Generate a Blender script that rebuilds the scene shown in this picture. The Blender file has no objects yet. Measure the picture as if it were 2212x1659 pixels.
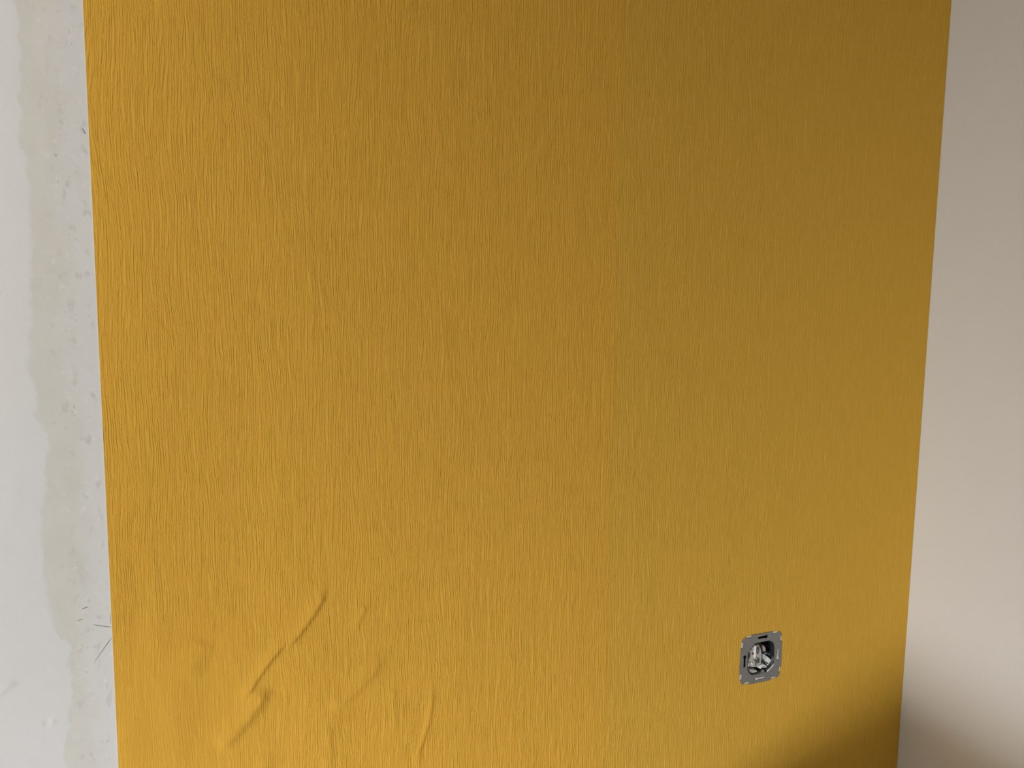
import bpy, bmesh, math, random
from mathutils import Vector, Matrix
from mathutils.geometry import tessellate_polygon

scene = bpy.context.scene
C = scene.collection

# ------------------------------------------------------------------ camera
CAM = Vector((-0.43437, -0.78513, 1.55))
YAW, PITCH, ROLL = 0.372985, 0.109707, 0.012286
F_PX, W_PX = 1662.0, 2212.0
cam_data = bpy.data.cameras.new('camera')
cam = bpy.data.objects.new('camera', cam_data)
C.objects.link(cam)
fw = Vector((math.sin(YAW) * math.cos(PITCH), math.cos(YAW) * math.cos(PITCH), -math.sin(PITCH)))
r0 = Vector((math.cos(YAW), -math.sin(YAW), 0.0))
u0 = r0.cross(fw)
cr, sr = math.cos(ROLL), math.sin(ROLL)
rr = cr * r0 + sr * u0
uu = -sr * r0 + cr * u0
cam.matrix_world = Matrix(((rr.x, uu.x, -fw.x, CAM.x), (rr.y, uu.y, -fw.y, CAM.y),
                           (rr.z, uu.z, -fw.z, CAM.z), (0, 0, 0, 1)))
cam_data.sensor_fit = 'HORIZONTAL'
cam_data.sensor_width = 36.0
cam_data.lens = 36.0 * F_PX / W_PX
cam_data.clip_start = 0.02
scene.camera = cam

# ------------------------------------------------------------------ world, daylight, exposure
world = bpy.data.worlds.new('world')
scene.world = world
world.use_nodes = True
world.node_tree.nodes['Background'].inputs[0].default_value = (0.75, 0.85, 1.0, 1)
world.node_tree.nodes['Background'].inputs[1].default_value = 0.4
scene.cycles.use_light_tree = False
scene.cycles.caustics_reflective = False
scene.cycles.caustics_refractive = False
scene.cycles.use_adaptive_sampling = True
scene.cycles.adaptive_threshold = 0.05
scene.cycles.max_bounces = 4
scene.cycles.diffuse_bounces = 3
scene.cycles.glossy_bounces = 2
vs = scene.view_settings
vs.view_transform = 'Standard'
vs.look = 'None'
vs.exposure = 0.0
vs.gamma = 1.0
vs.use_curve_mapping = False

XL, XR, YB, ZC = -1.98, 0.49025, -4.2, 2.62                    # left wall, right wall, front wall, ceiling
GLOBE_POS, GLOBE_R, GLOBE_L = (-0.75, -3.0, 2.15), 0.11, 40.0      # pendant globe added unseen as ambient fill: place, size, radiance
BAR_POS, BAR_Z0, BAR_Z1, BAR_W = (-1.00, -0.55), 1.45, 2.35, 4.3   # unseen light bar added to brighten the upper left wall: place, foot, top, power
LAMP_POS, LAMP_DIR, LAMP_W, LAMP_SPREAD = (-1.66, -1.62), 0.88, 14.3, 84.0        # floor work light: place, aim, power


# ------------------------------------------------------------------ helpers
def link(name, me, mat, parent=None):
    o = bpy.data.objects.new(name, me)
    C.objects.link(o)
    if mat is not None:
        me.materials.append(mat)
    if parent is not None:
        o.parent = parent
        o.matrix_parent_inverse = parent.matrix_world.inverted()
    return o


def from_bm(name, bm, mat, parent=None, smooth=False):
    bmesh.ops.recalc_face_normals(bm, faces=bm.faces)
    me = bpy.data.meshes.new(name)
    bm.to_mesh(me)
    bm.free()
    if smooth:
        for p in me.polygons:
            p.use_smooth = True
    return link(name, me, mat, parent)


def tag(o, label=None, cat=None, group=None, kind=None):
    if label: o['label'] = label
    if cat: o['category'] = cat
    if group: o['group'] = group
    if kind: o['kind'] = kind
    return o


def empty(name, loc, rz=0.0):
    o = bpy.data.objects.new(name, None)
    C.objects.link(o)
    o.location = loc
    o.rotation_euler = (0, 0, rz)
    o.empty_display_size = 0.05
    bpy.context.view_layer.update()
    return o


def bx(bm, x0, x1, y0, y1, z0, z1, bevel=0.0):
    r = bmesh.ops.create_cube(bm, size=1.0)
    for v in r['verts']:
        v.co = Vector(((x0 + x1) / 2 + v.co.x * (x1 - x0), (y0 + y1) / 2 + v.co.y * (y1 - y0),
                       (z0 + z1) / 2 + v.co.z * (z1 - z0)))
    if bevel:
        es = list({e for v in r['verts'] for e in v.link_edges})
        bmesh.ops.bevel(bm, geom=es, offset=bevel, segments=2, affect='EDGES')
    return r['verts']


def slab(bm, outer, holes, y0, y1):
    """A flat sheet in the x-z plane with holes, from y0 (room side) to y1 (wall side)."""
    loops = [outer] + list(holes)
    pts = [p for l in loops for p in l]
    tris = tessellate_polygon([[Vector((p[0], p[1], 0)) for p in l] for l in loops])
    f = [bm.verts.new((p[0], y0, p[1])) for p in pts]
    b = [bm.verts.new((p[0], y1, p[1])) for p in pts]
    for t in tris:
        for vs_ in (f, b):
            try:
                bm.faces.new([vs_[i] for i in t])
            except ValueError:
                pass
    k = 0
    for l in loops:
        n = len(l)
        for i in range(n):
            a, c = k + i, k + (i + 1) % n
            bm.faces.new((f[a], f[c], b[c], b[a]))
        k += n


def tube(bm, pts, rad, n=8):
    rings = []
    for i, p in enumerate(pts):
        a = pts[max(i - 1, 0)]
        c = pts[min(i + 1, len(pts) - 1)]
        d = (Vector(c) - Vector(a)).normalized()
        q = d.to_track_quat('Z', 'Y')
        rings.append([bm.verts.new(Vector(p) + q @ Vector((rad * math.cos(2 * math.pi * k / n),
                                                           rad * math.sin(2 * math.pi * k / n), 0)))
                      for k in range(n)])
    for i in range(len(rings) - 1):
        for k in range(n):
            bm.faces.new((rings[i][k], rings[i][(k + 1) % n], rings[i + 1][(k + 1) % n], rings[i + 1][k]))
    bm.faces.new(rings[0][::-1])
    bm.faces.new(rings[-1])


# ------------------------------------------------------------------ material helpers
class NT:
    def __init__(self, name):
        self.m = bpy.data.materials.new(name)
        self.m.use_nodes = True
        self.t = self.m.node_tree
        self.b = self.t.nodes['Principled BSDF']
        self.tc = self.t.nodes.new('ShaderNodeTexCoord')

    def sock(self, i, v):
        if isinstance(v, bpy.types.NodeSocket):
            self.t.links.new(v, i)
        elif v is not None:
            i.default_value = v

    def math(self, op, a, b=None, c=None, clamp=False):
        n = self.t.nodes.new('ShaderNodeMath')
        n.operation = op
        n.use_clamp = clamp
        for k, v in enumerate((a, b, c)):
            if v is not None:
                self.sock(n.inputs[k], v)
        return n.outputs[0]

    def xyz(self):
        n = self.t.nodes.new('ShaderNodeSeparateXYZ')
        self.t.links.new(self.tc.outputs['Object'], n.inputs[0])
        return n.outputs

    def vec(self, x, y, z):
        n = self.t.nodes.new('ShaderNodeCombineXYZ')
        for k, v in enumerate((x, y, z)):
            self.sock(n.inputs[k], v)
        return n.outputs[0]

    def noise(self, vec=None, scale=1.0, detail=2.0, rough=0.5, dist=0.0, flat=False):
        n = self.t.nodes.new('ShaderNodeTexNoise')
        if flat:
            n.noise_dimensions = '2D'
        n.inputs['Scale'].default_value = scale
        n.inputs['Detail'].default_value = detail
        n.inputs['Roughness'].default_value = rough
        n.inputs['Distortion'].default_value = dist
        self.t.links.new(vec if vec is not None else self.tc.outputs['Object'], n.inputs['Vector'])
        return n.outputs['Fac']

    def voronoi(self, vec, scale):
        n = self.t.nodes.new('ShaderNodeTexVoronoi')
        n.inputs['Scale'].default_value = scale
        self.t.links.new(vec if vec is not None else self.tc.outputs['Object'], n.inputs['Vector'])
        return n.outputs['Distance']

    def smooth(self, v, a, b, o0=0.0, o1=1.0):
        n = self.t.nodes.new('ShaderNodeMapRange')
        n.interpolation_type = 'SMOOTHSTEP'
        self.sock(n.inputs['Value'], v)
        for k, x in zip(('From Min', 'From Max', 'To Min', 'To Max'), (a, b, o0, o1)):
            n.inputs[k].default_value = x
        return n.outputs[0]

    def mix(self, f, a, b):
        n = self.t.nodes.new('ShaderNodeMix')
        n.data_type = 'RGBA'
        self.sock(n.inputs[0], f)
        for i, v in ((n.inputs[6], a), (n.inputs[7], b)):
            self.sock(i, v if isinstance(v, bpy.types.NodeSocket) else (*v, 1.0))
        return n.outputs[2]

    def ramp(self, f, stops):
        n = self.t.nodes.new('ShaderNodeValToRGB')
        e = n.color_ramp.elements
        while len(e) < len(stops):
            e.new(0.5)
        for el, (p, v) in zip(e, stops):
            el.position = p
            el.color = (v, v, v, 1)
        self.sock(n.inputs[0], f)
        return n.outputs[0]

    def bump(self, h, strength, distance, normal=None):
        n = self.t.nodes.new('ShaderNodeBump')
        n.inputs['Strength'].default_value = strength
        n.inputs['Distance'].default_value = distance
        self.t.links.new(h, n.inputs['Height'])
        if normal is not None:
            self.t.links.new(normal, n.inputs['Normal'])
        return n.outputs[0]

    def out_matte(self, color, normal):
        d = self.t.nodes.new('ShaderNodeBsdfDiffuse')
        self.t.links.new(color, d.inputs['Color'])
        self.t.links.new(normal, d.inputs['Normal'])
        self.t.links.new(d.outputs[0], self.t.nodes['Material Output'].inputs['Surface'])
        self.t.nodes.remove(self.b)
        return self.m

    def out(self, color=None, rough=None, metal=None, normal=None, spec=None):
        self.sock(self.b.inputs['Base Color'], color if (color is None or isinstance(color, bpy.types.NodeSocket)) else (*color, 1))
        self.sock(self.b.inputs['Roughness'], rough)
        self.sock(self.b.inputs['Metallic'], metal)
        self.sock(self.b.inputs['Normal'], normal)
        self.sock(self.b.inputs['Specular IOR Level'], spec)
        return self.m


def matte(name, col, var=0.06, scale=6.0):
    n = NT(name)
    f = n.noise(None, scale, 1.0)
    d = n.t.nodes.new('ShaderNodeBsdfDiffuse')
    n.t.links.new(n.mix(f, tuple(x * (1 - var) for x in col), tuple(min(1, x * (1 + var)) for x in col)), d.inputs['Color'])
    n.t.links.new(d.outputs[0], n.t.nodes['Material Output'].inputs['Surface'])
    n.t.nodes.remove(n.b)
    return n.m


def plain(name, col, rough=0.6, metal=0.0, var=0.06, scale=60.0, bump=0.0):
    n = NT(name)
    f = n.noise(None, scale, 1.0)
    c = n.mix(f, tuple(x * (1 - var) for x in col), tuple(min(1, x * (1 + var)) for x in col))
    nm = n.bump(f, 0.4, bump) if bump else None
    return n.out(c, rough, metal, nm)


def wallpaper_mat(name, col, relief, seed, fade):
    """Embossed vinyl paper: long vertical strokes that waver, break off and give way to grain."""
    n = NT(name)
    X, Y, Z = n.xyz()
    A, M, S = 'ADD', 'MULTIPLY', 'SUBTRACT'

    def nz(x, fx, z, fz, k, detail):
        return n.noise(n.vec(n.math('MULTIPLY_ADD', x, fx, seed + 7.31 * k), n.math('MULTIPLY_ADD', z, fz, seed * 1.7 + 3.17 * k), 0.0),
                       1.0, detail, flat=True)
    # sideways wander of the strokes
    w1 = n.math(S, nz(X, 20.0, Z, 9.0, 1, 0.0), 0.5)
    w2 = n.math(S, nz(X, 150.0, Z, 70.0, 2, 0.0), 0.5)
    xx = n.math(A, X, n.math(A, n.math(M, w1, 0.0075), n.math(M, w2, 0.0010)))
    # long strokes, a little over two millimetres apart, crowding and spreading
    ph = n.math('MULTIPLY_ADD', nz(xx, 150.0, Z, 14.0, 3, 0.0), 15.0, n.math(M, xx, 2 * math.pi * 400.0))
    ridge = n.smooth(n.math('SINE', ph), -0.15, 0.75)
    # thinner strokes between them, and grain where the brush lifted
    lines = nz(xx, 720.0, Z, 22.0, 4, 1.0)
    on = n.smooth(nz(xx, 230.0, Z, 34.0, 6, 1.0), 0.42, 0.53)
    grain = nz(xx, 900.0, Z, 380.0, 7, 1.0)
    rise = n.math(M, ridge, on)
    h = n.math(A, n.math(M, rise, 0.62), n.math(M, n.smooth(lines, 0.38, 0.62), 0.50))
    h = n.math(A, h, n.math(M, grain, n.math('MULTIPLY_ADD', on, -0.55, 1.15)))
    if not fade:   # soaked and stretched near the foot: the emboss is flattened
        soft = n.math(M, n.smooth(Z, 1.16, 1.29, 1.0, 0.0), n.smooth(X, -0.47, -0.33, 1.0, 0.0))
        h = n.math(M, h, n.math('MULTIPLY_ADD', soft, -0.5, 1.0))
    if fade:   # relief weakened towards the corner, as the view hides shaded sides
        h = n.math(M, h, n.smooth(X, 0.0, 0.40, 1.0, fade))
    nm = n.bump(h, 1.0, relief)
    c = n.mix(n.math(M, rise, 0.8), tuple(v * 0.985 for v in col), tuple(min(1, v * 1.06 + 0.006) for v in col))  # raised strokes tinted paler: highlights put into the colour
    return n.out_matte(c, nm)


YELLOW_A = (0.678, 0.374, 0.054)
YELLOW_B = (0.645, 0.376, 0.056)
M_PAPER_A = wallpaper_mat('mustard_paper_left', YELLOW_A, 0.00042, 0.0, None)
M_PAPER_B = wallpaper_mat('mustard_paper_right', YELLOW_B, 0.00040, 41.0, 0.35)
M_HALO = plain('edge_halo', (0.74, 0.70, 0.60), 0.8)


def plaster_mat():
    n = NT('primed_filler_plaster')
    X, Y, Z = n.xyz()
    A, M, S = 'ADD', 'MULTIPLY', 'SUBTRACT'
    B = [(-0.5794, 1.7952), (-0.5788, 1.739), (-0.5827, 1.6813), (-0.578, 1.6506), (-0.5786, 1.6034), (-0.5822, 1.5232),
         (-0.5856, 1.4824), (-0.5802, 1.4616), (-0.583, 1.441), (-0.5748, 1.4238), (-0.576, 1.3986), (-0.5833, 1.3351),
         (-0.5831, 1.2873), (-0.5787, 1.2471), (-0.5656, 1.2227), (-0.5657, 1.1774), (-0.5734, 1.1331), (-0.5746, 1.1061)]
    stops = [((z - 1.09) / 0.72, (x + 0.60) / 0.05) for x, z in reversed(B)]
    xb = n.math(A, n.math(M, n.ramp(n.math('DIVIDE', n.math(S, Z, 1.09), 0.72), stops), 0.05), -0.60)
    wv = n.math(M, n.math(S, n.noise(None, 55.0, 3.0), 0.5), 0.016)
    d = n.math(S, n.math(A, X, wv), xb)
    patch = n.smooth(d, -0.0015, 0.003)
    edge = n.smooth(n.math(A, X, n.math(M, n.math(S, n.noise(None, 24.0, 3.0), 0.5), 0.05)), -0.562, -0.538, 0.0, 0.75)
    f = n.math(M, patch, n.math(S, 1.0, edge))
    cloud = n.noise(n.vec(n.math(M, X, 40.0), 2.0, n.math(M, Z, 18.0)), 1.0, 3.0)
    f = n.math(M, f, n.smooth(cloud, 0.25, 0.6, 0.62, 1.0))
    white = n.mix(n.noise(None, 9.0, 2.0), (0.660, 0.652, 0.655), (0.690, 0.685, 0.695))
    grey = n.mix(n.noise(None, 30.0, 4.0), (0.590, 0.577, 0.535), (0.655, 0.643, 0.605))
    c = n.mix(f, white, grey)
    # clusters of small pits and dust
    vz = n.math(S, 1.0, n.noise(n.vec(n.math(M, X, 260.0), 3.0, n.math(M, Z, 220.0)), 1.0, 2.0))
    clus = n.smooth(n.noise(n.vec(n.math(M, X, 28.0), 7.0, n.math(M, Z, 12.0)), 1.0, 2.0), 0.5, 0.66)
    near = n.smooth(X, -0.585, -0.55)
    pit = n.math(M, n.math(M, n.smooth(vz, 0.28, 0.37, 1.0, 0.0), clus), near)
    c = n.mix(n.math(M, pit, 0.38), c, (0.25, 0.24, 0.22))
    smear = n.math(M, n.smooth(n.noise(n.vec(n.math(M, X, 130.0), 4.0, n.math(M, Z, 75.0)), 1.0, 3.0), 0.56, 0.74), near)
    c = n.mix(n.math(M, smear, 0.40), c, (0.42, 0.41, 0.38))
    chip = n.smooth(n.noise(n.vec(n.math(M, X, 150.0), 14.0, n.math(M, Z, 120.0)), 1.0, 2.0), 0.58, 0.72)
    c = n.mix(n.math(M, n.math(M, chip, near), 0.5), c, (0.74, 0.72, 0.70))
    h = n.math(A, n.math(M, n.noise(None, 28.0, 4.0), 0.6), n.math(M, n.noise(None, 190.0, 2.0), 0.10))
    h = n.math(A, h, n.math(M, patch, -0.10))
    h = n.math(S, h, n.math(M, pit, 0.10))
    nm = n.bump(h, 0.8, 0.0018)
    return n.out_matte(c, nm)


def white_paper_mat():
    n = NT('white_wall_paint')
    A, M = 'ADD', 'MULTIPLY'
    v = n.voronoi(None, 150.0)
    sel = n.smooth(n.noise(None, 70.0, 2.0), 0.52, 0.68)
    pimple = n.math(M, n.smooth(v, 0.06, 0.30, 1.0, 0.0), sel)
    fine = n.noise(None, 420.0, 2.0)
    soft = n.noise(None, 14.0, 2.0)
    h = n.math(A, n.math(A, n.math(M, pimple, 0.55), n.math(M, fine, 0.22)), n.math(M, soft, 0.8))
    c = n.mix(n.noise(None, 16.0, 3.0), (0.815, 0.81, 0.815), (0.835, 0.83, 0.835))
    return n.out_matte(c, n.bump(h, 0.6, 0.0006))


M_PLASTER = plaster_mat()
M_WHITE = white_paper_mat()
M_SCREED = matte('grey_screed', (0.42, 0.40, 0.36), 0.12, 14.0)
M_BARE = matte('bare_plaster', (0.62, 0.60, 0.55), 0.08, 5.0)
M_CEIL = matte('ceiling_plaster', (0.70, 0.68, 0.63), 0.05, 6.0)

# ------------------------------------------------------------------ structure
SX, SZ = 0.23105, 1.08420                     # centre of the socket
HX, HZ, HR = SX - 0.0026, SZ + 0.0022, 0.0302  # hole for the flush box, a little off centre
PX = -0.5295                                   # left edge of the wallpaper
random.seed(4)


def wall_relief(x, z):
    """Dents and trowel marks in the filler (metres towards the room)."""
    h = 0.0
    d = math.hypot(x + 0.5845, (z - 1.1537))
    h += 0.0011 * math.exp(-((x + 0.5832) ** 2 + (z - 1.1527) ** 2) / 0.0032 ** 2) - 0.0014 * math.exp(-((x + 0.5862) ** 2 + (z - 1.1545) ** 2) / 0.0026 ** 2)
    # trowel ridge low on the left
    for ax, az, cx_, cz, hh, w in ((-0.627, 1.186, -0.612, 1.1965, 0.0012, 0.0022), (-0.612, 1.197, -0.585, 1.204, -0.0006, 0.003),
                                   (-0.600, 1.39, -0.606, 1.35, 0.0003, 0.006), (-0.556, 1.30, -0.55, 1.26, 0.0003, 0.004)):
        px, pz = cx_ - ax, cz - az
        t = max(0, min(1, ((x - ax) * px + (z - az) * pz) / (px * px + pz * pz)))
        dd = math.hypot(x - ax - t * px, z - az - t * pz)
        h += hh * math.exp(-(dd / w) ** 2)
    return h


# far wall: plaster, with a round hole for the flush box
bm = bmesh.new()
GX0, GX1, GZ0, GZ1 = -0.72, -0.52, 0.96, 1.96
circ = [(HX + HR * math.cos(2 * math.pi * k / 48), HZ + HR * math.sin(2 * math.pi * k / 48)) for k in range(48)]


def quad(bm, x0, x1, z0, z1, y=0.0):
    bm.faces.new([bm.verts.new(p) for p in ((x0, y, z0), (x1, y, z0), (x1, y, z1), (x0, y, z1))])


outer = [(GX1, 0.0), (XR + 0.2, 0.0), (XR + 0.2, ZC), (GX1, ZC)]
pts = outer + circ
vsn = [bm.verts.new((p[0], 0.0, p[1])) for p in pts]
for t in tessellate_polygon([[Vector((p[0], p[1], 0)) for p in outer], [Vector((p[0], p[1], 0)) for p in circ]]):
    bm.faces.new([vsn[i] for i in t])
quad(bm, XL - 0.3, GX0, 0, ZC)
quad(bm, GX0, GX1, 0, GZ0)
quad(bm, GX0, GX1, GZ1, ZC)
nx, nz = 100, 500
g = [[bm.verts.new((GX0 + (GX1 - GX0) * i / nx, -wall_relief(GX0 + (GX1 - GX0) * i / nx, GZ0 + (GZ1 - GZ0) * j / nz),
                    GZ0 + (GZ1 - GZ0) * j / nz)) for i in range(nx + 1)] for j in range(nz + 1)]
for j in range(nz):
    for i in range(nx):
        bm.faces.new((g[j][i], g[j][i + 1], g[j + 1][i + 1], g[j + 1][i]))
# body of the wall behind the face
f2 = [bm.verts.new((p[0], 0.10, p[1])) for p in circ]
for k in range(48):
    bm.faces.new((vsn[4 + k], vsn[4 + (k + 1) % 48], f2[(k + 1) % 48], f2[k]))
quad(bm, XL - 0.3, XR + 0.2, 0, ZC, 0.10)
for f in bm.faces:
    f.normal_update()
    if abs(f.normal.y) > 0.5 and f.normal.y > 0 and f.calc_center_median().y < 0.05:
        f.normal_flip()
me = bpy.data.meshes.new('wall_back')
bm.to_mesh(me)
bm.free()
for p in me.polygons:
    p.use_smooth = abs(p.normal.y) > 0.3 and p.area < 1e-4
wall_back = tag(link('wall_back', me, M_PLASTER), 'white primed plaster wall with grey filler patches left of the yellow wallpaper', kind='structure')


def struct(name, label, mat, *boxes):
    bm = bmesh.new()
    for b in boxes:
        bx(bm, *b)
    return tag(from_bm(name, bm, mat), label, kind='structure')


struct('floor', 'grey screed floor of the room', M_SCREED, (XL - 0.3, XR + 0.2, YB - 0.2, 0.0, -0.1, 0.0))
struct('ceiling', 'plain plaster ceiling of the room', M_CEIL, (XL - 0.3, XR + 0.2, YB - 0.2, 0.0, ZC, ZC + 0.1))
struct('wall_right', 'white fine-grained wall meeting the yellow wallpaper in the corner', M_WHITE, (XR, XR + 0.2, YB - 0.2, 0.0, 0.0, ZC))
struct('wall_front', 'bare plaster wall behind the camera', M_BARE, (XL - 0.3, XR, YB - 0.2, YB, 0.0, ZC))
struct('wall_left', 'bare plaster wall on the left of the room', M_BARE, (XL - 0.3, XL, YB, 0.0, 0, ZC))

# pencil marks and pits on the bare plaster
M_PENCIL = plain('pencil_graphite', (0.20, 0.19, 0.19), 0.6)
M_PIT = plain('pit_dust', (0.36, 0.35, 0.325), 0.9)


def mark(pts, w0, w1):
    bm = bmesh.new()
    prev = None
    n = len(pts)
    for i, (x, z) in enumerate(pts):
        a, b = pts[max(0, i - 1)], pts[min(n - 1, i + 1)]
        d = Vector((b[0] - a[0], b[1] - a[1])).normalized()
        t = i / (n - 1)
        w = (w0 + (w1 - w0) * t) * (0.35 if i in (0, n - 1) else 1.0)
        y = -wall_relief(x, z) - 0.00012
        l = bm.verts.new((x - d.y * w, y, z + d.x * w))
        r = bm.verts.new((x + d.y * w, y, z - d.x * w))
        m = bm.verts.new((x, y - 0.00006, z))
        if prev:
            bm.faces.new((prev[0], l, m, prev[2]))
            bm.faces.new((prev[2], m, r, prev[1]))
        prev = (l, r, m)
    from_bm('pencil_mark', bm, M_PENCIL, wall_back)


def lerp_pts(a, b, n=7, sag=0.0):
    d = Vector((b[0] - a[0], b[1] - a[1]))
    return [(a[0] + d.x * t - d.y * sag * math.sin(math.pi * t), a[1] + d.y * t + d.x * sag * math.sin(math.pi * t)) for t in [i / (n - 1) for i in range(n)]]


mark(lerp_pts((-0.5449, 1.2425), (-0.5302, 1.2378), sag=-0.012), 0.00025, 0.00035)
mark(lerp_pts((-0.5459, 1.2055), (-0.5302, 1.2275), sag=0.006), 0.0002, 0.0004)
mark(lerp_pts((-0.5536, 1.2588), (-0.5486, 1.2602), sag=0.05), 0.0004, 0.0003)
mark(lerp_pts((-0.5577, 1.2477), (-0.5533, 1.2490), sag=0.05), 0.0003, 0.0002)
mark(lerp_pts((-0.5347, 1.6944), (-0.5324, 1.6898)), 0.0003, 0.0005)
mark(lerp_pts((-0.5303, 1.2520), (-0.5300, 1.2400)), 0.0002, 0.0007)

pits = [  # x, z on the wall, size
    (-0.5799, 1.5451, 5), (-0.5706, 1.5448, 4), (-0.599, 1.5485, 5), (-0.5977, 1.5501, 4), (-0.5925, 1.5498, 5), (-0.6034, 1.5507, 5), (-0.5789, 1.5628, 5), (-0.5781, 1.5573, 4),
    (-0.566, 1.5385, 6), (-0.5646, 1.5359, 3), (-0.5608, 1.5397, 4), (-0.5597, 1.5436, 5), (-0.5553, 1.535, 8), (-0.5541, 1.5343, 5), (-0.5552, 1.533, 7), (-0.5549, 1.5305, 6),
    (-0.5512, 1.5358, 6), (-0.5511, 1.5308, 7), (-0.552, 1.5287, 5), (-0.5466, 1.5315, 7), (-0.547, 1.5264, 8), (-0.5373, 1.53, 8), (-0.5362, 1.5302, 5), (-0.5415, 1.524, 5),
    (-0.5538, 1.5201, 4), (-0.5505, 1.5162, 5), (-0.5451, 1.515, 5), (-0.5481, 1.5098, 6), (-0.5471, 1.5093, 5), (-0.55, 1.5018, 7), (-0.537, 1.5025, 5), (-0.5355, 1.5568, 5),
    (-0.5393, 1.5404, 4), (-0.5767, 1.5382, 6), (-0.5759, 1.5426, 3), (-0.5648, 1.4899, 4), (-0.5598, 1.49, 4), (-0.5501, 1.4849, 4), (-0.5377, 1.4843, 6), (-0.5536, 1.4955, 3),
    (-0.5946, 1.5461, 3), (-0.5861, 1.5448, 3), (-0.5967, 1.5174, 3), (-0.5483, 1.6019, 7), (-0.5438, 1.5985, 9), (-0.5417, 1.5969, 6), (-0.5381, 1.6132, 4), (-0.5433, 1.5936, 5),
    (-0.5463, 1.5911, 5), (-0.5397, 1.5929, 4), (-0.548, 1.5772, 5), (-0.5659, 1.5767, 4), (-0.579, 1.5672, 4), (-0.546, 1.6225, 4), (-0.5411, 1.4395, 8), (-0.5428, 1.4358, 7),
    (-0.5386, 1.4386, 5), (-0.5608, 1.4693, 5), (-0.541, 1.4688, 5), (-0.5351, 1.4588, 5), (-0.57, 1.4642, 6), (-0.5698, 1.4625, 4), (-0.5615, 1.4681, 4), (-0.5479, 1.4707, 4),
    (-0.5552, 1.3041, 6), (-0.596, 1.2824, 4), (-0.5483, 1.1525, 6), (-0.5444, 1.1154, 5), (-0.5736, 1.2694, 5), (-0.5395, 1.2621, 5), (-0.5637, 1.1885, 5), (-0.537, 1.6646, 5),
    (-0.5736, 1.6913, 4), (-0.5625, 1.7527, 5), (-0.5381, 1.7375, 5), (-0.5369, 1.7388, 5), (-0.5357, 1.7748, 5), (-0.5443, 1.7232, 5), (-0.5376, 1.7795, 4), (-0.5778, 1.7459, 5),
    (-0.5798, 1.7389, 4), (-0.5421, 1.2185, 4), (-0.5453, 1.2045, 5), (-0.5817, 1.6737, 6),
]
bm = bmesh.new()
for px, pz, r in pits:
    c = Vector((px, 0.0, pz))
    if c.x > PX - 0.001:
        continue
    rad = r * 0.000058
    a0, el = random.random() * 3.0, random.uniform(0.5, 1.0)
    y = -wall_relief(c.x, c.z)
    vv = []
    for k in range(8):
        a = 2 * math.pi * k / 8
        rr_ = rad * random.uniform(0.75, 1.2)
        ex, ez = rr_ * math.cos(a), rr_ * el * math.sin(a)
        vv.append(bm.verts.new((c.x + ex * math.cos(a0) - ez * math.sin(a0), y - 0.00006, c.z + ex * math.sin(a0) + ez * math.cos(a0))))
    mid = bm.verts.new((c.x, y - 0.00018, c.z))
    for k in range(8):
        bm.faces.new((vv[k], vv[(k + 1) % 8], mid))
tag(from_bm('plaster_specks', bm, M_PIT, wall_back), kind='stuff')

# ------------------------------------------------------------------ wallpaper
T = 0.0006
CREASE = [  # polyline crest, half width on the upper left side, half width on the lower right side, height
    ([(-0.3312, 1.2524), (-0.3362, 1.2392), (-0.3461, 1.2230), (-0.3573, 1.2086), (-0.3669, 1.1984), (-0.3738, 1.1907)], 0.0070, 0.0028, 0.0030),
    ([(-0.3681, 1.2059), (-0.3777, 1.1943), (-0.3900, 1.1803), (-0.3995, 1.1674), (-0.4090, 1.1532), (-0.4158, 1.1428)], 0.0070, 0.0024, 0.0029),
    ([(-0.3905, 1.1556), (-0.3974, 1.1437), (-0.4083, 1.1283), (-0.4190, 1.1158), (-0.4336, 1.1028), (-0.4415, 1.0957)], 0.0100, 0.0065, 0.0038),
    ([(-0.2899, 1.2285), (-0.2958, 1.2143), (-0.3031, 1.1974)], 0.0060, 0.0030, 0.0011),
    ([(-0.2699, 1.1695), (-0.2833, 1.1518), (-0.2979, 1.1376), (-0.3167, 1.1243), (-0.3310, 1.1163)], 0.0100, 0.0055, 0.0021),
    ([(-0.2170, 1.1310), (-0.2185, 1.1043), (-0.2216, 1.0825), (-0.2294, 1.0601), (-0.2341, 1.0483), (-0.2333, 1.0200)], 0.0036, 0.0022, 0.0015),
    ([(-0.2619, 1.1327), (-0.2606, 1.1044), (-0.2615, 1.0731)], 0.0035, 0.0030, 0.0006),
    ([(-0.3290, 1.1000), (-0.3300, 1.0842), (-0.3317, 1.0400)], 0.0060, 0.0040, 0.0010),
    ([(-0.4480, 1.2150), (-0.4570, 1.1950), (-0.4660, 1.1720)], 0.0160, 0.0100, 0.0017),
    ([(-0.3920, 1.0900), (-0.3960, 1.0500), (-0.4000, 1.0300)], 0.0100, 0.0060, 0.0012),
]
BULGE = [(-0.508, 1.262, 0.012, 0.045, -0.0014), (-0.525, 1.272, 0.008, 0.05, 0.0007), (-0.490, 1.20, 0.02, 0.05, 0.0016), (-0.478, 1.135, 0.018, 0.05, 0.0020),
         (-0.515, 1.13, 0.012, 0.06, 0.0012), (-0.442, 1.172, 0.014, 0.03, -0.0014), (-0.452, 1.095, 0.02, 0.03, -0.0014), (-0.34, 1.09, 0.03, 0.04, 0.0011),
         (-0.375, 1.12, 0.018, 0.03, -0.0012), (-0.36, 1.165, 0.02, 0.035, 0.0008), (-0.30, 1.06, 0.02, 0.03, -0.0009), (-0.255, 1.04, 0.015, 0.04, 0.0007),
         (-0.495, 1.235, 0.01, 0.03, 0.0008), (-0.42, 1.05, 0.025, 0.04, 0.0014)]


def smooth01(t):
    t = max(0.0, min(1.0, t))
    return t * t * (3 - 2 * t)


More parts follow.
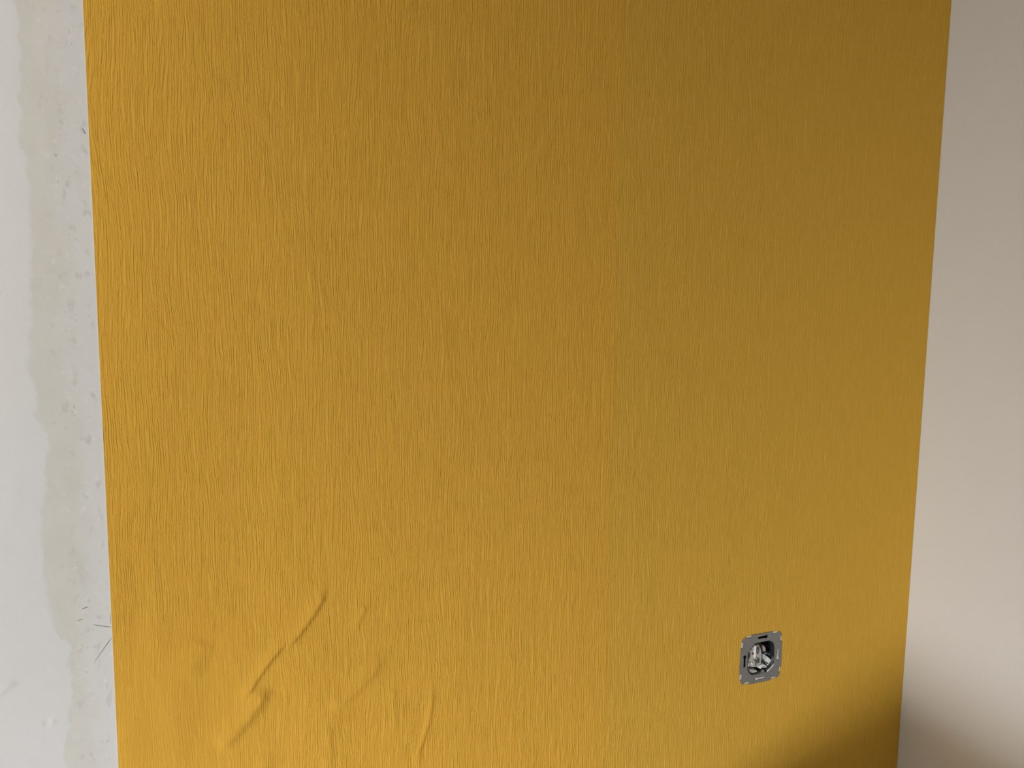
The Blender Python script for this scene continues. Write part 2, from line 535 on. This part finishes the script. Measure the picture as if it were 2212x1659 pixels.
def crease_h(x, z):
    h = 0.0
    if z > 1.33:
        return 0.0
    for pl, wl, wr, hh in CREASE:
        best = None
        tot = 0.0
        for i in range(len(pl) - 1):
            ax, az = pl[i]
            px, pz = pl[i + 1][0] - ax, pl[i + 1][1] - az
            L2 = px * px + pz * pz
            t = ((x - ax) * px + (z - az) * pz) / L2
            tc = max(0.0, min(1.0, t))
            ex, ez = x - ax - tc * px, z - az - tc * pz
            dd = math.hypot(ex, ez)
            if best is None or dd < best[0]:
                side = px * ez - pz * ex          # <0: on the left when going down
                best = (dd, side, (i + tc) / (len(pl) - 1))
        dd, side, t = best
        if dd > 0.05:
            continue
        w = wl if side < 0 else wr
        env = min(1.0, 0.12 + 1.0 * smooth01(t / 0.25)) * smooth01((1.03 - t) / 0.3)
        h += 1.25 * hh * env * math.exp(-(dd / w) ** 2)
    for cx_, cz, rx, rz, hh in BULGE:
        a = ((x - cx_) / rx) ** 2 + ((z - cz) / rz) ** 2
        if a < 12:
            h += hh * 0.8 * math.exp(-a)
    return h * smooth01((1.33 - z) / 0.05) * smooth01((x - PX) / 0.006)


def spans(a, b, fine0, fine1, fs, cs):
    out = [a]
    while out[-1] < b - 1e-6:
        s = fs if fine0 <= out[-1] < fine1 else cs
        nxt = out[-1] + s
        if out[-1] < fine0 < nxt: nxt = fine0
        out.append(min(nxt, b))
    return out


def creased_strip():
    xs = spans(PX, -0.0001, PX, -0.20, 0.0017, 0.01)
    zs = spans(0.06, ZC - 0.01, 0.98, 1.335, 0.0017, 0.03)
    bm = bmesh.new()
    gr = [[bm.verts.new((x, -T - max(-T * 0.6, crease_h(x, z) + 0.0008 * (1 if z < 1.30 and False else 0)), z)) for x in xs] for z in zs]
    for j in range(len(zs) - 1):
        for i in range(len(xs) - 1):
            bm.faces.new((gr[j][i], gr[j][i + 1], gr[j + 1][i + 1], gr[j + 1][i]))
    # edges folded back to the wall
    for j in range(len(zs) - 1):
        for col, fl in ((0, 1), (-1, 0)):
            a, b = bm.verts.new(gr[j][col].co), bm.verts.new(gr[j + 1][col].co)
            c_, d_ = bm.verts.new((b.co.x, 0.0, b.co.z)), bm.verts.new((a.co.x, 0.0, a.co.z))
            bm.faces.new((a, b, c_, d_) if fl else (d_, c_, b, a))
    me = bpy.data.meshes.new('wallpaper_strip')
    bm.to_mesh(me)
    bm.free()
    for p in me.polygons:
        p.use_smooth = abs(p.normal.y) > 0.2
    return me


# lower parts dip under the sheet plane: lift the whole creased strip so hollows keep clear of the wall
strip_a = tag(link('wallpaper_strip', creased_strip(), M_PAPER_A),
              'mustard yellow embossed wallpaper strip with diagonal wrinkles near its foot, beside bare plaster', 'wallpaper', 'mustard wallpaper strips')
bm = bmesh.new()
bx(bm, PX - 0.0007, PX - 0.00005, -T * 0.8, 0.0, 0.06, ZC - 0.01)  # thin pale strip stands in for the bright halo on the edge
tag(from_bm('edge_halo', bm, M_HALO, strip_a), 'pale strip imitating the bright halo along the cut edge')

HS, HRAD = 0.0328, 0.0095                      # opening cut in the paper round the socket
cut = []
for qx, qz, a0 in ((1, 1, 0), (-1, 1, 90), (-1, -1, 180), (1, -1, 270)):
    for k in range(6):
        a = math.radians(a0 + 90 * k / 5)
        cut.append((SX + qx * (HS - HRAD) + HRAD * math.cos(a), SZ - 0.0017 + qz * (HS - HRAD) + HRAD * math.sin(a)))
bm = bmesh.new()
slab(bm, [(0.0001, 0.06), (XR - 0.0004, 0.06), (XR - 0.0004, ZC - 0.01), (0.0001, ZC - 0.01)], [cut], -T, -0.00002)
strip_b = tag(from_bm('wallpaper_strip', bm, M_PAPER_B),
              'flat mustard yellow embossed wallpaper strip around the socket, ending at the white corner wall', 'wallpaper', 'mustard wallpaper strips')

# ------------------------------------------------------------------ socket insert without its cover
M_STEEL = plain('galvanised_steel', (0.36, 0.37, 0.375), 0.5, 0.8, 0.08, 300.0, 0.00005)
M_BRIGHT = plain('bright_steel_and_glint', (0.88, 0.88, 0.88), 0.38, 0.5)  # steel of the screw head, also the painted glint on the edge
M_RIM = plain('dark_steel_rim', (0.13, 0.14, 0.155), 0.3, 0.85)
M_BOX = plain('dark_flush_box', (0.012, 0.013, 0.016), 0.35)
M_BODY = plain('pale_mechanism_plastic', (0.46, 0.445, 0.42), 0.35, 0, 0.15, 140.0)
M_SHADE = plain('grey_recess_shade', (0.17, 0.165, 0.17), 0.3, 0.5, 0.2, 300.0)  # dark colour stands in for shade inside the contact recesses
M_CERAMIC = plain('white_ceramic', (0.88, 0.88, 0.87), 0.3, 0, 0.04, 200.0)
M_BEIGE = plain('beige_wire_sheath', (0.42, 0.37, 0.31), 0.45)
M_RED = plain('dark_red_wire', (0.16, 0.01, 0.008), 0.5)
M_BLUEGREY = plain('blue_grey_terminal', (0.16, 0.18, 0.20), 0.4)

sock = tag(empty('wall_socket_insert', (SX, 0.0, SZ)), 'open grey metal socket insert without cover set in yellow wallpaper', 'socket')
mm = 0.001
SY = -1.7                                      # plate centre below the reference point, mm


def P(x, z):
    return (SX + x * mm, SZ + z * mm)


quarter = [(17.0, 33.9), (17.6, 30.4), (24.8, 29.9), (26.4, 32.5), (30.2, 30.6), (32.5, 26.4), (29.9, 24.8), (30.2, 18.0), (33.6, 17.2)]
outl = []
for qx, qz in ((1, 1), (1, -1), (-1, -1), (-1, 1)):
    q = [(qx * x, qz * z + SY) for x, z in quarter]
    outl += q if qx * qz > 0 else q[::-1]
outl = [P(*p) for p in outl]


def keyhole(cx_, cz, length, ang):
    """Round end at (cx,cz), slot running off in direction ang (degrees)."""
    pts = []
    R, w = 2.65, 1.55
    a0 = math.asin(w / R)
    for k in range(11):
        a = a0 + (2 * math.pi - 2 * a0) * k / 10
        pts.append((R * math.cos(a), R * math.sin(a)))
    for k in range(6):
        a = -math.pi / 2 + math.pi * k / 5
        pts.append((length + w * math.cos(a), w * math.sin(a)))
    c, s = math.cos(math.radians(ang)), math.sin(math.radians(ang))
    return [P(cx_ + x * c - y * s, cz + x * s + y * c) for x, y in pts]


slots = [keyhole(6.4, 26.8, 11.6, 180), keyhole(-26.6, 3.6, 12.6, 270), keyhole(27.2, -7.0, 11.6, 90), keyhole(-6.2, -30.4, 11.8, 0)]
OPEN = [(-11.1, 20.5), (0.0, 20.6), (12.0, 20.6), (16.5, 18.4), (19.2, 15.6), (20.9, 10.8), (21.3, 0.0), (21.7, -12.3), (17.0, -17.6), (9.8, -22.8),
        (0.0, -23.2), (-13.7, -23.4), (-18.6, -19.8), (-21.7, -15.3), (-22.0, -4.0), (-22.0, 7.9), (-20.4, 11.8), (-17.7, 14.8)]
bm = bmesh.new()
slab(bm, outl, slots + [[P(*p) for p in OPEN]], -0.0014, -0.00063)
from_bm('mounting_plate', bm, M_STEEL, sock)

# rim: the opening's lip folded back into the box
bm = bmesh.new()
n = len(OPEN)
ring = []
for depth, sc in ((-0.0015, 1.0), (0.0010, 0.995), (0.0060, 0.97), (0.0060, 0.955), (0.0008, 0.975), (-0.0015, 0.98)):
    ring.append([bm.verts.new((SX + x * sc * mm, depth, SZ + (z * sc + SY * (1 - sc)) * mm)) for x, z in OPEN])
for a, b in zip(ring, ring[1:] + ring[:1]):
    for k in range(n):
        bm.faces.new((a[k], a[(k + 1) % n], b[(k + 1) % n], b[k]))
tag(from_bm('opening_rim', bm, M_RIM, sock), 'dark folded steel rim of the opening')
bm = bmesh.new()
tube(bm, [(SX + x * mm, -0.0014, SZ + z * mm) for x, z in ((21.2, -13.0), (19.2, -15.6), (16.6, -17.9), (13.6, -20.1), (10.6, -22.2))], 0.0009, 8)  # pale tube stands in for the steel edge reflecting the lamp
tag(from_bm('glint_bead', bm, M_BRIGHT, sock, True), 'pale bead painted as the lamp glint at lower right of the opening')

# flush box behind
bm = bmesh.new()
N = 40
r1 = [bm.verts.new((HX + (HR - 0.0002) * math.cos(2 * math.pi * k / N), 0.0002, HZ + (HR - 0.0002) * math.sin(2 * math.pi * k / N))) for k in range(N)]
r2 = [bm.verts.new((v.co.x, 0.046, v.co.z)) for v in r1]
r3 = [bm.verts.new((HX + (v.co.x - HX) * 0.96, 0.045, HZ + (v.co.z - HZ) * 0.96)) for v in r1]
r4 = [bm.verts.new((HX + (v.co.x - HX) * 0.96, 0.0002, HZ + (v.co.z - HZ) * 0.96)) for v in r1]
for k in range(N):
    j = (k + 1) % N
    bm.faces.new((r1[k], r1[j], r2[j], r2[k]))
    bm.faces.new((r4[k], r4[j], r3[j], r3[k]))
    bm.faces.new((r1[k], r1[j], r4[j], r4[k]))
bm.faces.new(r2)
bm.faces.new(r3[::-1])
tag(from_bm('flush_box', bm, M_BOX, sock), 'black plastic box sunk in the wall')


def blob(name, pts, mat, y0, y1, taper=0.75, bevel=0.5, label=None, smooth=False, parent=None):
    """A block standing up from y1 (deep) to y0 (front), outline pts in mm, front face drawn in by taper."""
    bm = bmesh.new()
    k = max(y0, 0.0)
    pts = [(x + 0.84 * k, z - 0.58 * k) for x, z in pts]
    cx_ = sum(p[0] for p in pts) / len(pts)
    cz = sum(p[1] for p in pts) / len(pts)
    back = [bm.verts.new((SX + x * mm, y1 * mm, SZ + z * mm)) for x, z in pts]
    front = [bm.verts.new((SX + (cx_ + (x - cx_) * taper) * mm, y0 * mm, SZ + (cz + (z - cz) * taper) * mm)) for x, z in pts]
    m = len(pts)
    for k in range(m):
        bm.faces.new((back[k], back[(k + 1) % m], front[(k + 1) % m], front[k]))
    bm.faces.new(front)
    bm.faces.new(back[::-1])
    bmesh.ops.bevel(bm, geom=list(bm.edges), offset=bevel * mm, segments=2, affect='EDGES', clamp_overlap=True)
    o = from_bm(name, bm, mat, parent or sock, smooth)
    if label:
        o['label'] = label
    return o


def oval(cx_, cz, rx, rz, n=14, rot=0.0):
    c, s = math.cos(rot), math.sin(rot)
    return [(cx_ + rx * math.cos(2 * math.pi * k / n) * c - rz * math.sin(2 * math.pi * k / n) * s,
             cz + rx * math.cos(2 * math.pi * k / n) * s + rz * math.sin(2 * math.pi * k / n) * c) for k in range(n)]


# mechanism: pale body with upright ribs on the left, dark cavity upper right, white ceramic below
blob('mechanism_body', [(-20.5, -11), (-20.5, 7), (-17, 14), (-11, 19), (-3, 18.5), (0.5, 14), (2.5, 5), (4, -4), (3, -13), (-4, -17), (-14, -15.5)], M_BODY, 2.0, 20.0, 0.86, 0.8, 'pale faceted plastic mechanism body')
blob('rib', [(-10.6, 17.5), (-7.8, 17.8), (-7.4, 3.0), (-8.2, -2.0), (-10.4, -2.0)], M_CERAMIC, -0.6, 8.0, 0.8, 0.4)  # white rib carries the highlight along the top of the body
blob('rib', [(-13.4, 15), (-11.6, 16), (-11.4, 8), (-13.2, 7)], M_BODY, 0.2, 8.0, 0.7, 0.3)
blob('rib', [(-16.4, 10), (-14.4, 13), (-13.8, 3), (-15.6, 1)], M_BODY, 0.4, 8.0, 0.7, 0.3)
rec = blob('recess_shade', oval(-4.4, 8.6, 2.6, 5.4), M_SHADE, 0.6, 8.0, 0.9, 0.3, 'dark raised oval painted as recess shade')
blob('contact_screw', oval(-4.2, 7.6, 1.2, 2.0, 10), M_STEEL, -0.2, 6.0, 0.8, 0.2, parent=rec)
blob('recess_shade', oval(-3.2, -5.8, 2.8, 4.6, rot=0.2), M_SHADE, 0.9, 8.0, 0.85, 0.4, 'dark raised oval painted as recess shade')
blob('recess_shade', [(-19, 1), (-17.6, 6.5), (-15.8, 9), (-16.2, 2), (-18, -2)], M_SHADE, 1.2, 8.0, 0.85, 0.2)
blob('wire_end', oval(-12.2, 5.0, 1.0, 1.6, 10), M_RED, 0.6, 8.0, 0.8, 0.2, 'dark red wire end')
blob('spring_clip', [(-7.8, -2.2), (-6.6, -2.4), (-5.6, -13.4), (-7.0, -13.6)], M_BLUEGREY, 0.4, 8.0, 0.8, 0.2)
blob('clamp_screw', oval(-7.2, -2.2, 1.0, 1.0, 12), M_BRIGHT, -0.9, 6.0, 0.8, 0.2, 'bright screw head')
blob('rib', [(-11.8, -3), (-8.6, -3.4), (-8.2, -10.6), (-11.2, -10.8)], M_BODY, -0.2, 8.0, 0.7, 0.5)
blob('rib', [(-13.6, -6.5), (-12.2, -6.5), (-12.0, -10.8), (-13.2, -10.8)], M_CERAMIC, -0.2, 8.0, 0.7, 0.3)
blob('rib', [(-18.8, -6), (-17.9, -6), (-17.9, -12.4), (-18.8, -12.4)], M_CERAMIC, 0.4, 8.0, 0.8, 0.2)
blob('rib', [(-16.6, -6), (-15.6, -6), (-15.6, -12.4), (-16.6, -12.4)], M_BODY, 0.4, 8.0, 0.8, 0.2)
blob('insulating_foot', [(-20.4, -14.2), (-4.4, -18.6), (-2.6, -21.4), (-13.2, -22.4), (-17.6, -19.6)], M_BODY, 1.0, 9.0, 0.9, 0.4, 'pale wedge at the foot of the mechanism')
blob('insulating_foot', [(-6.0, -14.2), (1.0, -18.6), (2.4, -16.4), (9.0, -18.6), (12.4, -16.4), (8.6, -13.2), (2.4, -11.6)], M_CERAMIC, 3.0, 10.0, 0.92, 0.4, 'white ceramic foot')
blob('ceramic_block', [(12.6, -2.6), (19.6, -9.2), (20.0, -12.2), (14.4, -17.8), (10.4, -13.6), (9.2, -9.0)], M_CERAMIC, 4.0, 14.0, 0.93, 0.5, 'white ceramic block at lower right')
blob('spring_clip', [(10.0, -9.5), (12.0, -12.0), (14.2, -12.2), (13.6, -14.2), (10.4, -13.4)], M_BLUEGREY, 3.0, 8.0, 0.8, 0.3)
blob('wire_sheath', [(2.0, 15.6), (8.4, 12.8), (9.8, 6.2), (8.6, 3.2), (4.2, 4.4)], M_BEIGE, 6.0, 18.0, 0.82, 1.2, 'beige rounded wire sheath')
blob('terminal', [(4.8, 3.6), (10.8, 4.4), (11.4, 1.6), (9.2, 0.0), (5.8, 1.0)], M_BLUEGREY, 5.0, 16.0, 0.85, 0.6)
blob('terminal', [(12.0, 1.5), (18.6, 3.0), (18.8, -6.4), (16.0, -4.2), (12.6, -1.4)], M_BLUEGREY, 7.5, 16.0, 0.92, 0.5)
blob('contact_tip', [(4.6, 1.4), (6.8, -0.2), (4.8, -0.8)], M_CERAMIC, 2.0, 8.0, 0.6, 0.2)
blob('locating_tab', [(0.6, -24.0), (0.9, -20.2), (2.2, -18.3), (4.4, -18.2), (6.2, -20.2), (7.4, -24.4)], M_STEEL, -1.45, -0.7, 0.96, 0.15)

# ------------------------------------------------------------------ out of view: floor work light, added fill lamps and an added carton
M_BLACK = plain('black_housing', (0.03, 0.03, 0.032), 0.5)
M_YEL = plain('yellow_stand_paint', (0.6, 0.42, 0.03), 0.4)
M_CARD = plain('white_cardboard', (0.42, 0.42, 0.42), 0.85, 0, 0.1, 30.0)
lamp = tag(empty('work_light', (LAMP_POS[0], LAMP_POS[1], 0.0), LAMP_DIR), 'black floor work light shining on the wall', 'work light')
LW, LH, LZ = 0.46, 0.36, 0.03
nl = NT('lamp_diffuser')
nl.b.inputs['Emission Color'].default_value = (1.0, 0.98, 0.95, 1)
nl.b.inputs['Emission Strength'].default_value = 1.0
nl.m.cycles.emission_sampling = 'NONE'
M_DIFF = nl.out((0.8, 0.8, 0.8), 0.5)


def lamp_part(name, mat, boxes):
    bm = bmesh.new()
    for b in boxes:
        bx(bm, *b, 0.004)
    o = from_bm(name, bm, mat)
    o.parent = lamp
    return o


lamp_part('housing', M_BLACK, [(-0.06, -0.012, -LW / 2 - 0.02, LW / 2 + 0.02, LZ - 0.015, LZ + LH + 0.02)])
lamp_part('diffuser', M_DIFF, [(-0.012, -0.006, -LW / 2, LW / 2, LZ, LZ + LH)])
for sd in (-1, 1):
    ya, yb = sorted((sd * (LW / 2 + 0.02), sd * (LW / 2 + 0.04)))
    lamp_part('stand_foot', M_YEL, [(-0.16, 0.06, ya, yb, 0, 0.02)])
    lamp_part('stand_post', M_YEL, [(-0.05, -0.03, ya, yb, 0.02, 0.25)])
ld = bpy.data.lights.new('work_light_beam', 'AREA')
ld.shape = 'RECTANGLE'
ld.size, ld.size_y = LW, LH
ld.energy = LAMP_W
ld.spread = math.radians(LAMP_SPREAD)
ld.color = (0.965, 0.98, 1.0)
lo = bpy.data.objects.new('work_light_beam', ld)
C.objects.link(lo)
lo.parent = lamp
lo.location = (0.0, 0, LZ + LH / 2)
lo.rotation_euler = (math.pi / 2, 0, -math.pi / 2)

pend = tag(empty('fill_globe', (GLOBE_POS[0], GLOBE_POS[1], ZC)), 'unseen white globe added as ambient fill light', 'pendant lamp')  # added lamp, gives even fill on the yellow wall
bm = bmesh.new()
tube(bm, [(GLOBE_POS[0], GLOBE_POS[1], ZC), (GLOBE_POS[0], GLOBE_POS[1], GLOBE_POS[2] + GLOBE_R + 0.05)], 0.004, 6)
from_bm('cord', bm, M_BLACK, pend)
bm = bmesh.new()
tube(bm, [(GLOBE_POS[0], GLOBE_POS[1], GLOBE_POS[2] + GLOBE_R + 0.06), (GLOBE_POS[0], GLOBE_POS[1], GLOBE_POS[2] + GLOBE_R - 0.008)], 0.022, 12)
from_bm('lamp_holder', bm, M_BLACK, pend)
bm = bmesh.new()
bmesh.ops.create_uvsphere(bm, u_segments=20, v_segments=12, radius=GLOBE_R, matrix=Matrix.Translation(GLOBE_POS))
ng = NT('glowing_globe')
ng.b.inputs['Emission Color'].default_value = (1.0, 0.95, 0.86, 1)
ng.b.inputs['Emission Strength'].default_value = GLOBE_L
from_bm('globe', bm, ng.out((0.8, 0.8, 0.78), 0.4), pend, True)

bar = tag(empty('added_fill_bar', (BAR_POS[0], BAR_POS[1], 0.0)), 'unseen light bar added to brighten the upper left wall', 'fill light')  # added lamp, lifts the upper left of the wall
bm = bmesh.new()
tube(bm, [(BAR_POS[0], BAR_POS[1] - 0.05, 0.35), (BAR_POS[0], BAR_POS[1] - 0.05, BAR_Z1)], 0.011, 10)
from_bm('pole', bm, M_BLACK, bar)
for k in range(3):
    a = math.radians(210 + 120 * k)
    bm = bmesh.new()
    tube(bm, [(BAR_POS[0], BAR_POS[1] - 0.05, 0.42), (BAR_POS[0] + 0.22 * math.cos(a), BAR_POS[1] - 0.05 + 0.22 * math.sin(a), 0.008)], 0.008, 8)
    from_bm('leg', bm, M_BLACK, bar)
bm = bmesh.new()
bx(bm, BAR_POS[0] - 0.055, BAR_POS[0] + 0.055, BAR_POS[1] - 0.038, BAR_POS[1] - 0.008, BAR_Z0 - 0.02, BAR_Z1 + 0.02, 0.004)
from_bm('housing', bm, M_BLACK, bar)
bm = bmesh.new()
bx(bm, BAR_POS[0] - 0.045, BAR_POS[0] + 0.045, BAR_POS[1] - 0.008, BAR_POS[1] - 0.004, BAR_Z0, BAR_Z1, 0.001)
from_bm('diffuser', bm, M_DIFF, bar)
bl = bpy.data.lights.new('fill_bar_beam', 'AREA')
bl.shape = 'RECTANGLE'
bl.size, bl.size_y = 0.09, BAR_Z1 - BAR_Z0
bl.energy = BAR_W
bl.color = (1.0, 0.965, 0.90)
blo = bpy.data.objects.new('fill_bar_beam', bl)
C.objects.link(blo)
blo.parent = bar
blo.location = (0.0, 0.0, (BAR_Z0 + BAR_Z1) / 2)
blo.rotation_euler = (math.pi / 2, 0, 0)
blo.rotation_euler = (-math.pi / 2, 0, math.pi)

carton = tag(empty('shadow_carton', (0.05, -0.51, 0.0)), 'unseen white carton added to cast the lower right shadow', 'carton')  # invented blocker, put here to shade the lower right of the walls
BX0, BX1, BY0, BY1, BZ = -0.14, 0.24, -0.80, -0.22, 0.785
bm = bmesh.new()
bx(bm, BX0, BX1, BY0, BY1, 0.0, BZ - 0.004, 0.003)
from_bm('carton_body', bm, M_CARD, carton)
for x0, x1 in ((BX0, (BX0 + BX1) / 2 - 0.001), ((BX0 + BX1) / 2 + 0.001, BX1)):
    bm = bmesh.new()
    bx(bm, x0, x1, BY0, BY1, BZ - 0.004, BZ, 0.001)
    from_bm('flap', bm, M_CARD, carton)
